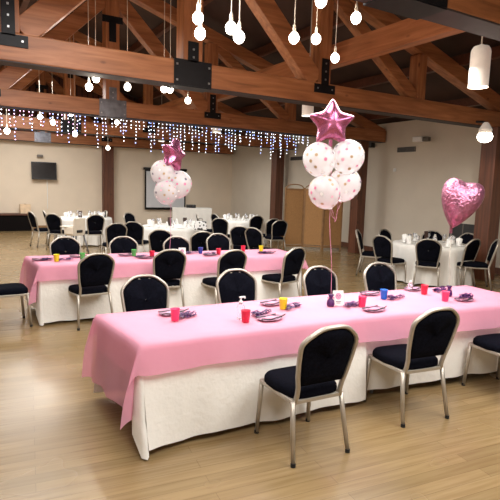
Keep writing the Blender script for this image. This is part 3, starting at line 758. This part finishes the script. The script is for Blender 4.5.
# second bunch
YB = WB.y; hub2 = AT(170, 206, YB)
star(173.5, 155, YB, .265, 1.08, .22, 'shiny pink star balloon on top of the bunch further back, seen edge on', WB)
BGp = 'confetti balloons of the far bunch'
for px, py, dy, R, lb in ((162.5, 172.5, -.05, .165, 'clear confetti balloon, upper left of the far bunch'), (179, 184, .02, .18, 'clear confetti balloon, right of the far bunch'), (166, 192, -.12, .16, 'clear confetti balloon, lowest of the far bunch'), (171, 180, .15, .15, 'clear confetti balloon, at the back of the far bunch under the star')):
    round_balloon(px, py, YB+dy, R, hub2, lb, BGp)
# heart
cH = AT(459.5, 204, WC.y); r = balloon_thing('heart_balloon', cH, 'dusky pink foil heart balloon floating above the right end of the front table', 'balloon')
o = foil('foil_heart', heart_outline(), .155, .272, foilh, 14, 10); o.parent = r; o.rotation_euler = (0, .22, -.32)
tail = Matrix.Rotation(-.32, 3, 'Z') @ Matrix.Rotation(.22, 3, 'Y') @ Vector((0, 0, -.27)); MB().box(tail, (.025, .01, .06)).build('inflation_tail', foilh, r)
ribbon(r, tail, WC + Vector((0, 0, .1)) - cH, m=cable, r=.0018)

# ------------------------------------------------------------------ round tables with white cloths and settings
def round_table(k, R, lb_t, lb_c, g_n, where, nap=7):
    c_ = Vector((RT[k].x, RT[k].y, 0)); r = empty('round_table', c_, 0, lb_t, 'table', 'round banquet tables')
    MB().lathe([(R-.02, .715), (R, .72), (R, .735), (R-.02, .74)], 40).build('tabletop', wpaint, r)
    for a_ in (0, PI/2, PI, 1.5*PI):
        MB().tube([(R*.6*math.cos(a_), R*.6*math.sin(a_), .715), (R*.62*math.cos(a_), R*.62*math.sin(a_), 0)], .016, 8).build('leg', galv, r)
    m = MB(); rows = []; n = 96
    for j in range(14):
        if j < 4: rr = R*(.02, .4, .8, 1.0)[j]; z = .745; rows.append([Vector((rr*math.cos(2*PI*i/n), rr*math.sin(2*PI*i/n), z)) for i in range(n)])
        else:
            d = (j-3)/10; row = []
            for i in range(n):
                t = 2*PI*i/n; w = .06*math.sin(t*13+k)+.035*math.sin(t*22+2*k)+.02*math.sin(t*5)
                rr = R + .012 + d*(.05 + w); row.append(Vector((rr*math.cos(t), rr*math.sin(t), .745-d*(.715+.01*math.sin(t*7)))))
            rows.append(row)
    m.grid(rows, True); o = m.build('round_tablecloth', white, smooth=True, loc=c_); tag(o, lb_c, 'tablecloth', 'white cloths on round tables')
    return c_
NAPT = MB()
rows = []
for j in range(5):
    d = j/4; row = []
    for i in range(12):
        t = 2*PI*i/12; row.append(Vector(((.045+.02*d)*math.cos(t)*(1+.12*math.sin(t*3)), (.045*(1-d)+.012)*math.sin(t), (.13+.03*(1-abs(math.cos(t))))*d)))
    rows.append(row)
NAPT.grid(rows, True); NAPT.add(rows[-1], [list(range(12))]); NAP = NAPT.build('folded_napkin', porc, smooth=True); tag(NAP, cat='napkin'); KIDS[NAP.name] = []
def mk_glass():
    return MB().lathe([(.032, 0), (.03, .004), (.005, .01), (.0045, .075), (.02, .09), (.036, .125), (.034, .17), (.0325, .17), (.034, .126), (.018, .093), (.001, .088)], 14, capt=False).build('wine_glass', clear, smooth=True)
GLA = mk_glass(); tag(GLA, cat='glass'); KIDS[GLA.name] = []
SAU = MB().lathe([(.001, .004), (.05, .004), (.085, .014), (.088, .014), (.055, 0), (.001, 0)], 18, capt=False, capb=False).build('side_plate', porc, smooth=True); tag(SAU, cat='plate'); KIDS[SAU.name] = []
SPEC = [(.74, 'round table under a white cloth on the right, below the heart balloon', 'white cloth over the round table on the right below the heart balloon', 'the round table on the right'),
        (.74, 'round table under a white cloth below the television', 'white cloth over the round table below the television', 'the round table below the television'),
        (.78, 'round table under a white cloth in the middle, below the projection screen', 'white cloth over the middle round table below the projection screen', 'the middle round table'),
        (.72, 'round table under a white cloth left of the folding screen', 'white cloth over the round table left of the folding screen', 'the far round table left of the folding screen')]
for k, (R, lt_, lc, wh) in enumerate(SPEC):
    c_ = round_table(k, R, lt_, lc, None, wh)
    n = 8
    for i in range(n):
        a_ = 2*PI*i/n + .3 + k; q = c_ + Vector((math.cos(a_), math.sin(a_), 0))*(R-.22); q.z = .747
        place(NAP, q, a_, 'white folded napkin standing on '+wh, 'napkins on '+wh, 'napkin')
        q2 = c_ + Vector((math.cos(a_+.28), math.sin(a_+.28), 0))*(R-.32); q2.z = .747
        place(GLA, q2, 0, 'stemmed wine glass on '+wh, 'glasses on '+wh, 'glass')
        q3 = c_ + Vector((math.cos(a_-.26), math.sin(a_-.26), 0))*(R-.16); q3.z = .747
        place(SAU, q3, 0, 'small white side plate on '+wh, 'side plates on '+wh, 'plate')
    # centre pieces
cdark = mat('dark card', srgb(64, 44, 38), .6); leafm = mat('dark leaf', srgb(40, 48, 36), .6)
def menu(k, dx_, dy_, rz, h, lb):
    c_ = RT[k]; r = empty('menu_stand', (c_.x+dx_, c_.y+dy_, .747), rz, lb, 'menu')
    MB().box((0, 0, .006), (.1, .06, .012)).build('base', black, r)
    MB().box((0, 0, h/2+.01), (.1, .006, h), Matrix.Rotation(-.15, 3, 'X')).build('menu_card', cdark, r)
menu(0, -.12, -.05, .5, .24, 'dark menu card standing on the round table on the right')
menu(1, -.12, -.05, .2, .18, 'dark menu card standing on the round table below the television')
menu(2, -.08, .1, -.2, .2, 'dark menu card standing on the middle round table')
menu(2, .3, .15, .4, .2, 'dark menu card on the right of the middle round table')
# patterned bag on the middle table
bw = bpy.data.materials.new('black and white pattern'); nt, N, L, P = nodes(bw)
tc = N.new('ShaderNodeTexCoord'); vo = N.new('ShaderNodeTexVoronoi'); vo.inputs['Scale'].default_value = 16; L.new(tc.outputs['Object'], vo.inputs['Vector'])
lt = N.new('ShaderNodeMath'); lt.operation = 'GREATER_THAN'; lt.inputs[1].default_value = .46; L.new(vo.outputs['Distance'], lt.inputs[0])
mx = N.new('ShaderNodeMix'); mx.data_type = 'RGBA'; L.new(lt.outputs[0], mx.inputs['Factor']); mx.inputs['A'].default_value = srgb(28, 28, 30); mx.inputs['B'].default_value = srgb(235, 235, 235); L.new(mx.outputs['Result'], P.inputs['Base Color'])
q = U(208, 231, .745); q = RT[2] + (q-RT[2])*.8
bg = empty('patterned_bag', (q.x, q.y, .747), .3, 'black and white patterned bag on the right edge of the middle round table', 'bag')
MB().box((0, 0, .1), (.30, .12, .2), taper=.85).build('bag_body', bw, bg, bevel=.015)
MB().tube([(-.06, 0, .195), (-.05, 0, .25), (0, 0, .27), (.05, 0, .25), (.06, 0, .195)], .007, 6).build('handle', black, bg)
# white high chair at the television table
hcm = mat('off white moulded plastic', srgb(224, 214, 198), .5, 0, .03)
hc = empty('high_chair', U(74.5, 217.5, .92)-Vector((0, 0, .92)), math.radians(60), 'white high chair with a dark strap at the round table below the television', 'high chair')
p = U(74.5, 243); 
MB().box((0, 0, .52), (.32, .3, .05)).build('seat', hcm, hc, bevel=.02)
MB().box((0, -.15, .72), (.34, .05, .40), Matrix.Rotation(.12, 3, 'X')).build('backrest', hcm, hc, bevel=.03)
MB().box((0, .16, .70), (.42, .22, .03)).build('tray', hcm, hc, bevel=.012)
MB().box((0, -.172, .6), (.16, .02, .06)).build('strap', black, hc)
for sx in (-1, 1):
    MB().box((sx*.17, 0, .62), (.03, .3, .18)).build('side_panel', hcm, hc, bevel=.01)
    for sy in (-1, 1): MB().tube([(sx*.15, sy*.13, .5), (sx*.23, sy*.24, 0)], .017, 8).build('leg', galv, hc, smooth=True)
# white buffet table further back
pb = U(172.5, 231); pb2 = U(211, 231.5); ang = math.atan2(pb2.y-pb.y, pb2.x-pb.x)
Lb = (pb2-pb).length
bt = empty('buffet_table', pb, ang, 'white clothed buffet table in front of the far wall', 'table')
MB().box((Lb/2, .35, .86), (Lb, .7, .03)).build('tabletop', wpaint, bt)
for x in (.1, Lb-.1):
    for y in (.1, .6): MB().tube([(x, y, .85), (x, y, 0)], .016, 8).build('leg', galv, bt)
m = MB(); rows = []
for y, z in ((.72, .04), (.72, .4), (.715, .88), (.35, .88), (-.01, .88)): rows.append([Vector((-.01+(Lb+.02)*i/30, y, z)) for i in range(31)])
for j in range(1, 9): rows.append([Vector((-.01+(Lb+.02)*i/30, -.01-.05*j/8-.015*math.sin(i*1.3)*j/8, .88-.84*j/8)) for i in range(31)])
m.grid(rows)
for x in (-.012, Lb+.012): m.add([(x, -.01, .88), (x, .715, .88), (x*1.0, .72, .04), (x, -.06, .04)], [[0, 1, 2, 3]])
o = m.build('buffet_cloth', white, loc=pb, rotz=ang); tag(o, 'white cloth hanging to the floor over the buffet table by the far wall', 'tablecloth')
pj = U(190, 213.5, .885); r = empty('projector', (pb+along(ang)*Lb*.48+along(ang+PI/2)*.3)+Vector((0, 0, .882)), ang, 'black projector on the buffet table in front of the projection screen', 'projector')
MB().box((0, 0, .06), (.36, .28, .12)).build('case', black, r, bevel=.02); MB().tube([(.08, -.13, .065), (.08, -.16, .065)], .035, 14).build('lens', dgrey, r)
chair_top(196.5, 214, 8, 'black banquet chair in front of the white buffet table, seen exactly from the side', 'chair by the buffet')

# ------------------------------------------------------------------ wall things
def wallobj(name, px0, py0, px1, py1, n, dep, m, lb, cat, bevel=.006):
    a_ = ON_N(px0, py0, n); b_ = ON_N(px1, py1, n); s0, _ = SN(a_); s1, _ = SN(b_)
    zc = (a_.z+b_.z)/2; return s0, s1, a_.z, b_.z
# television
s0, s1, z0, z1 = wallobj('', 31, 161.5, 56.5, 180, NE-.1, 0, None, '', '')
tv = empty('television', H((s0+s1)/2, NE-.15, (z0+z1)/2), A0, 'black flat television mounted high on the far left wall', 'television')
w_, h_ = s1-s0, z0-z1
MB().box((0, 0, 0), (w_, .06, h_), Matrix.Rotation(-.1, 3, 'X')).build('casing', dgrey, tv, bevel=.01)
MB().box((0, -.032, .005), (w_-.05, .006, h_-.06), Matrix.Rotation(-.1, 3, 'X')).build('display', black, tv)
MB().box((0, .07, 0), (.2, .09, .2)).build('wall_bracket', steel, tv)
MB().tube([(w_*.12, .08, -h_/2+.05), (w_*.13, .095, -h_), (w_*.13, .1, -((z0+z1)/2)+.75)], .012, 6).build('cable', wpaint, tv)
p = ON_N(40, 156, NE-.08); s, _ = SN(p); sp_ = empty('wall_sensor', H(s, NE-.08, p.z), A0, 'small dark sensor on the wall just above the television', 'sensor')
MB().box((0, 0, 0), (.2, .1, .09)).build('case', greyp, sp_, bevel=.02); MB().box((0, .05, 0), (.06, .06, .04)).build('bracket', dgrey, sp_)
# low bench along the far wall
s0 = SN(ON_N(-40, 225, NE-.5))[0]; s1 = SN(ON_N(31.5, 225, NE-.5))[0]
bn = empty('wall_bench', H((s0+s1)/2, NE-.27), A0, 'long dark bench cabinet with brown top against the far left wall', 'bench')
MB().box((0, 0, .27), (s1-s0, .5, .54)).build('carcass', mat('near black stain', srgb(14, 9, 9), .8, spec=.1), bn, bevel=.01)
MB().box((0, -.01, .57), (s1-s0+.04, .54, .06)).build('bench_top', dx, bn, bevel=.01)
p = U(33.5, 213, .6); bx = empty('cardboard_box', H(SN(ON_N(33, 208, NE-.3))[0]-.25, NE-.28, .6), A0, 'pale box standing on the end of the dark bench', 'box')
MB().box((0, 0, .16), (.34, .25, .32)).build('carton', mat('pale card', srgb(222, 196, 164), .8), bx, bevel=.008); MB().box((0, 0, .324), (.05, .26, .006)).build('tape', tanw, bx)
# projection screen
a_ = ON_N(145, 169.5, NE-.12); b_ = ON_N(185.5, 209, NE-.12); s0, s1 = SN(a_)[0], SN(b_)[0]; z0, z1 = a_.z, b_.z
ps = empty('projection_screen', H((s0+s1)/2, NE-.1, z1), A0, 'white projection screen with black border hanging on the far wall', 'screen')
w_, h_ = s1-s0, z0-z1
MB().box((0, 0, h_/2), (w_, .012, h_)).build('border', black, ps)
MB().box((0, -.009, h_/2), (w_-.12, .006, h_-.12)).build('screen_fabric', mat('screen fabric', srgb(206, 208, 212), .8, 0, .02), ps)
MB().box((0, .02, h_+.04), (w_+.1, .1, .1)).build('roller_case', black, ps, bevel=.02); MB().box((0, 0, -.015), (w_, .03, .03)).build('bottom_bar', black, ps)
# right wall: vents, camera, sensor, speaker, panel
def vent(px, py, w, h, lb):
    p = ON_S(px, py, SR-.01); s, n = SN(p); r = empty('wall_vent', H(SR-.015, n, p.z), A0, lb, 'vent', 'wall vents')
    MB().box((0, 0, 0), (.03, w, h)).build('vent_frame', greyp, r); m = MB()
    for i in range(5): m.box((-.018, 0, -h/2+h*(i+.5)/5), (.012, w-.06, h/9))
    m.build('louvre', dgrey, r)
vent(406.5, 149.5, .62, .13, 'grey louvred vent high on the right wall')
vent(297, 158.5, .75, .12, 'grey louvred vent above the folding screen')
p = ON_S(421.5, 139, SR-.2); s, n = SN(p); r = empty('wall_camera', H(SR-.18, n, p.z), A0, 'white security camera high on the right wall above the vent', 'camera')
MB().box((0, .1, 0), (.16, .3, .13)).build('body', wpaint, r, bevel=.02); MB().box((0, -.14, -.01), (.12, .18, .11)).build('hood', greyp, r, bevel=.02); MB().tube([(0, 0, .02), (.17, 0, .06)], .02, 8).build('bracket', wpaint, r)
p = ON_S(394.5, 170, SR-.02); s, n = SN(p); o = MB().box((0, 0, 0), (.03, .09, .09)).build('wall_sensor', wpaint, bevel=.01, loc=H(SR-.015, n, p.z), rotz=A0); tag(o, 'small white square sensor on the right wall below the vent', 'sensor')
p = ON_S(371.5, 143, SR-.1); s, n = SN(p); r = empty('wall_speaker', H(SR-.1, n, p.z), A0, 'small dark speaker on the right wall by the confetti balloons', 'speaker')
MB().box((0, 0, 0), (.14, .16, .26)).build('cabinet', black, r, bevel=.01); MB().box((-.073, 0, 0), (.008, .13, .22)).build('grille', dgrey, r); MB().box((.08, 0, 0), (.04, .06, .06)).build('bracket', steel, r)
p = ON_S(463, 232, SR-.03); s, n = SN(p); r = empty('wall_panel', H(SR-.02, n, .0), A0, 'grey louvred door panel low on the right wall behind the heart balloon', 'panel')
MB().box((0, 0, .55), (.04, .75, 1.0)).build('panel_frame', dgrey, r); MB().box((-.022, 0, .55), (.01, .03, .98)).build('centre_bar', greyp, r)
# folding screen
q0, q1 = U(283, 249), U(341, 250.5); fs = empty('folding_screen', q0, 0, 'tan three-panel folding screen standing before the far right wall', 'screen')
wd = (q1-q0).length/3; z_ = 1.78; x = 0; y = 0
for i in range(3):
    a_ = math.radians((12, -14, 12)[i]); d = Vector((math.cos(a_), math.sin(a_), 0)); A_ = Vector((x, y, 0)); B_ = A_ + d*wd*1.02; up = Vector((0, 0, 1)); mid = (A_+B_)/2
    rot = Matrix.Rotation(a_, 3, 'Z')
    fr_ = MB()
    for P_ in (A_+d*.02, B_-d*.02): fr_.box(P_+up*z_/2, (.04, .035, z_), rot)
    for zz in (.1, z_*.97): fr_.box(mid+up*zz, (wd, .03, .05), rot)
    pn = fr_.build('panel', tanw, fs)
    MB().box(mid+up*(z_/2+.04), (wd-.07, .014, z_-.2), rot).build('woven_infill', tan, pn)
    arch = [mid + d*(wd*.44*math.cos(t)) + up*(z_+.09*math.sin(t)) for t in [PI*k/10 for k in range(11)]]
    MB().tube(arch, .016, 6).build('arched_rail', tanw, pn)
    x, y = B_.x, B_.y

# ------------------------------------------------------------------ pendants
BULBS = []
def roof_under(p):
    s, n = SN(p); return ridge_z(s) - .005
def pendant(p, lb, g, R=.05):
    r = empty('pendant_bulb', p, 0, lb, 'lamp', g); zt = roof_under(p) - p.z
    MB().ball((0, 0, 0), R, 12, 8, 1.12).build('bulb', bulb, r, smooth=True)
    MB().lathe([(.02, R*.85), (.017, R+.015), (.016, R+.06), (.006, R+.085)], 12).build('lamp_holder', cable, r, smooth=True)
    MB().tube([(0, 0, R+.08), (0, 0, zt)], .0045, 6).build('flex', cable, r); BULBS.append(p)
PG = 'bare bulbs hanging before the middle truss'
for px, py, n, lb in ((198, 18, 4.3, 'bare bulb pendant, upper of the two against the king post'), (200, 33.5, 4.3, 'bare bulb pendant, lower of the two against the king post'), (231, 28, 4.1, 'bare bulb pendant, left one of the pair right of the king post'), (239, 37, 4.0, 'bare bulb pendant, right one of the pair right of the king post'),
                      (294, 38, 4.2, 'bare bulb pendant in front of the right diagonal brace'), (316, 39, 4.4, 'bare bulb pendant left of the right truss post'), (335, 58, 4.8, 'bare bulb pendant low in front of the right truss post'), (356, 18, 3.9, 'bare bulb pendant right of the truss posts near the top edge'), (321, 1, 3.6, 'bare bulb pendant cut by the top edge above the star balloon')):
    pendant(ON_N(px, py, n), lb, PG)
PG = 'bare bulbs seen below the middle truss'
for px, py, n, lb in ((89, 87, 7.4, 'bare bulb pendant lowest on the left of the second king post'), (96, 78.5, 7.2, 'bare bulb pendant touching the beam left of the second king post'), (127.5, 87, 7.6, 'bare bulb pendant right of the second king post'), (164, 89, 7.4, 'bare bulb pendant, left of a close pair under the steel plate'), (170, 89.5, 7.5, 'bare bulb pendant, right of a close pair under the steel plate'), (188, 100.5, 8.0, 'bare bulb pendant lowest under the black steel plate')):
    pendant(ON_N(px, py, n), lb, PG)
PG = 'bare bulbs among the fairy lights'
for px, py, n, lb in ((7, 131, 12.5, 'bare bulb glowing at the left picture edge under the fairy lights'), (40, 117, 11.6, 'bare bulb glowing above the television, left one'), (53, 122.5, 11.6, 'bare bulb glowing above the television, right one'), (75, 134, 13.2, 'bare bulb glowing low right of the television'), (108, 148, 15.5, 'bare bulb glowing at the top of the reddish pillar'), (117, 122.5, 11.8, 'bare bulb glowing under the second king post'), (71, 114, 11.6, 'bare bulb glowing under the second beam left of its plate')):
    pendant(ON_N(px, py, n), lb, PG, .06 if py > 130 else .05)
def cylinder(p, lb, D, Hh, glow=lampglow):
    r = empty('cylinder_pendant', p, 0, lb, 'lamp', 'white cylinder lamps'); zt = roof_under(p) - p.z; R = D/2
    MB().lathe([(R, 0), (R, Hh-R*.8), (R*.94, Hh-R*.5), (R*.75, Hh-R*.2), (R*.4, Hh-.01), (.02, Hh)], 24, capb=False).build('lamp_shade', lampwhite, r, smooth=True)
    MB().lathe([(R*.97, .015), (R*.5, .018), (.001, .018)], 24, capb=False, capt=False).build('lamp_mouth', lampglow, r)
    MB().tube([(0, 0, Hh-.01), (0, 0, zt)], .008, 6).build('flex', cable, r)
pL = AT(478, 87.5, 5.3); cylinder(pL, 'white cylinder pendant lamp hanging at the upper right', .195, .42)
cylinder(AT(307.5, 116, 8.6), 'white cylinder pendant lamp just left of the star balloon', .195, .42)
cylinder(ON_N(161.5, 141.5, 15.2), 'white cylinder pendant lamp glowing above the far star balloon', .2, .42)
cylinder(ON_N(216.5, 132.5, 11.2), 'white cylinder pendant lamp behind the fairy lights by the second beam', .2, .42)
# spotlight on the right pillar
p = ON_N(485, 135.5, 5.5); r = empty('spotlight', p, A0, 'glaring white spotlight near the top of the right pillar', 'lamp')
MB().lathe([(.02, .0), (.1, .03), (.11, .1), (.05, .2), (.03, .22)], 16).build('reflector', lampwhite, r); MB().ball((0, 0, -.02), .125, 16, 10, .8).build('bulb', bulb, r, smooth=True)
MB().tube([(0, 0, .2), (.05, .1, .24), (.09, .25, .26)], .02, 8).build('arm', steel, r)
SPOT = p

# ------------------------------------------------------------------ fairy light curtains under the third truss
def curtain(s0, s1, mats, lb, seed, gap=.085, drop=(.28, .62)):
    rnd = random.Random(seed); n_ = NT[2]-CW/2-.03
    r = empty('fairy_light_curtain', H(s0, n_, HB-.02), A0, lb, 'fairy lights', 'fairy light curtains')
    W_ = s1-s0; MB().tube([(W_*i/12, 0, -.012*math.sin(i*PI/3)**2) for i in range(13)], .006, 5).build('lead_wire', wire, r)
    k = int(W_/gap)
    for i in range(k):
        x = (i+.5)*gap + rnd.uniform(-.03, .03); L_ = rnd.choice((.22, .34, .46, .6))*rnd.uniform(.85, 1.1); m = MB(); y = rnd.uniform(-.03, .03)
        m.tube([(x, y*.3, -.005), (x+.01, y, -L_*.5), (x, y, -L_)], .003, 4); z = -.05
        while z > -L_-.001:
            m.cur = rnd.choice(mats); m.ball((x+rnd.uniform(-.012, .012), y-.004, z), .0095 if m.cur != 2 else .011, 6, 4); z -= rnd.uniform(.055, .085)
        m.build('light_string', [wire, ledw, ledb, ledp], r)
curtain(-.35, 2.3, [1, 3, 3, 1, 2], 'pinkish fairy light curtain hanging above the television', 1)
curtain(2.35, 4.9, [1, 1, 2, 1], 'bluish white fairy light curtain above the far star balloon', 2)
curtain(4.95, 7.75, [1, 1, 1, 2], 'white fairy light curtain left of the front balloon bunch', 3)

# ------------------------------------------------------------------ light
def lamp(kind, loc, energy, color=(1, .9, .78), size=1.0, rot=None, **k):
    l = bpy.data.lights.new(kind.lower()+'_light', kind); l.energy = energy; l.color = color
    if kind == 'AREA': l.shape = 'DISK'; l.size = size
    if kind in ('POINT', 'SPOT'): l.shadow_soft_size = size
    for a_, b_ in k.items(): setattr(l, a_, b_)
    o = bpy.data.objects.new(kind.lower()+'_light', l); COL.objects.link(o); o.location = loc
    if rot: o.rotation_euler = rot
    return o
# house lights under the roof
for s, n, e in ((.2, .8, 150), (3.6, 1.2, 150), (1.0, 4.2, 130), (3.9, 4.3, 140), (.6, 8, 130), (4.0, 8.2, 110), (1.0, 12.2, 190), (6.2, 12.2, 90), (2.0, 16.2, 200), (7.6, 16.2, 60), (-2.6, 14, 170)):
    lamp('AREA', H(s, n, 3.85 if s < 3.5 else 3.05), e*.8, (1, .985, .955), size=2.2, rot=(0, 0, 0))
# lit pendants also throw light sideways and up onto the timber
for (px, py, n) in ((199, 26, 4.3), (235, 33, 4.0), (305, 38, 4.3), (92, 84, 7.4), (128, 87, 7.6), (168, 89, 7.4), (40, 118, 12.6), (75, 134, 13.2)):
    lamp('POINT', ON_N(px, py, n) - E2*.12 - Vector((0, 0, .12)), 17, (1, .9, .76), .06)
lamp('POINT', H(.6, .6, 3.0), 50, (1, .92, .82), .3); lamp('POINT', H(3.0, .8, 2.7), 7, (1, .92, .82), .3)  # points added without any pendant there, to brighten the front truss timber
lamp('SPOT', SPOT - E2*.15 + Vector((0, 0, -.1)), 60, (1, .92, .8), .08, spot_size=2.4, rot=(math.radians(20), 0, 0))
lamp('POINT', pL + Vector((0, 0, -.12)), 6, (1, .9, .78), .1)
w = bpy.data.worlds.new('world'); SC.world = w; w.use_nodes = True
w.node_tree.nodes['Background'].inputs[0].default_value = (.5, .45, .4, 1); w.node_tree.nodes['Background'].inputs[1].default_value = .15
SC.view_settings.view_transform = 'Standard'; SC.view_settings.look = 'None'; SC.view_settings.exposure = 0.2
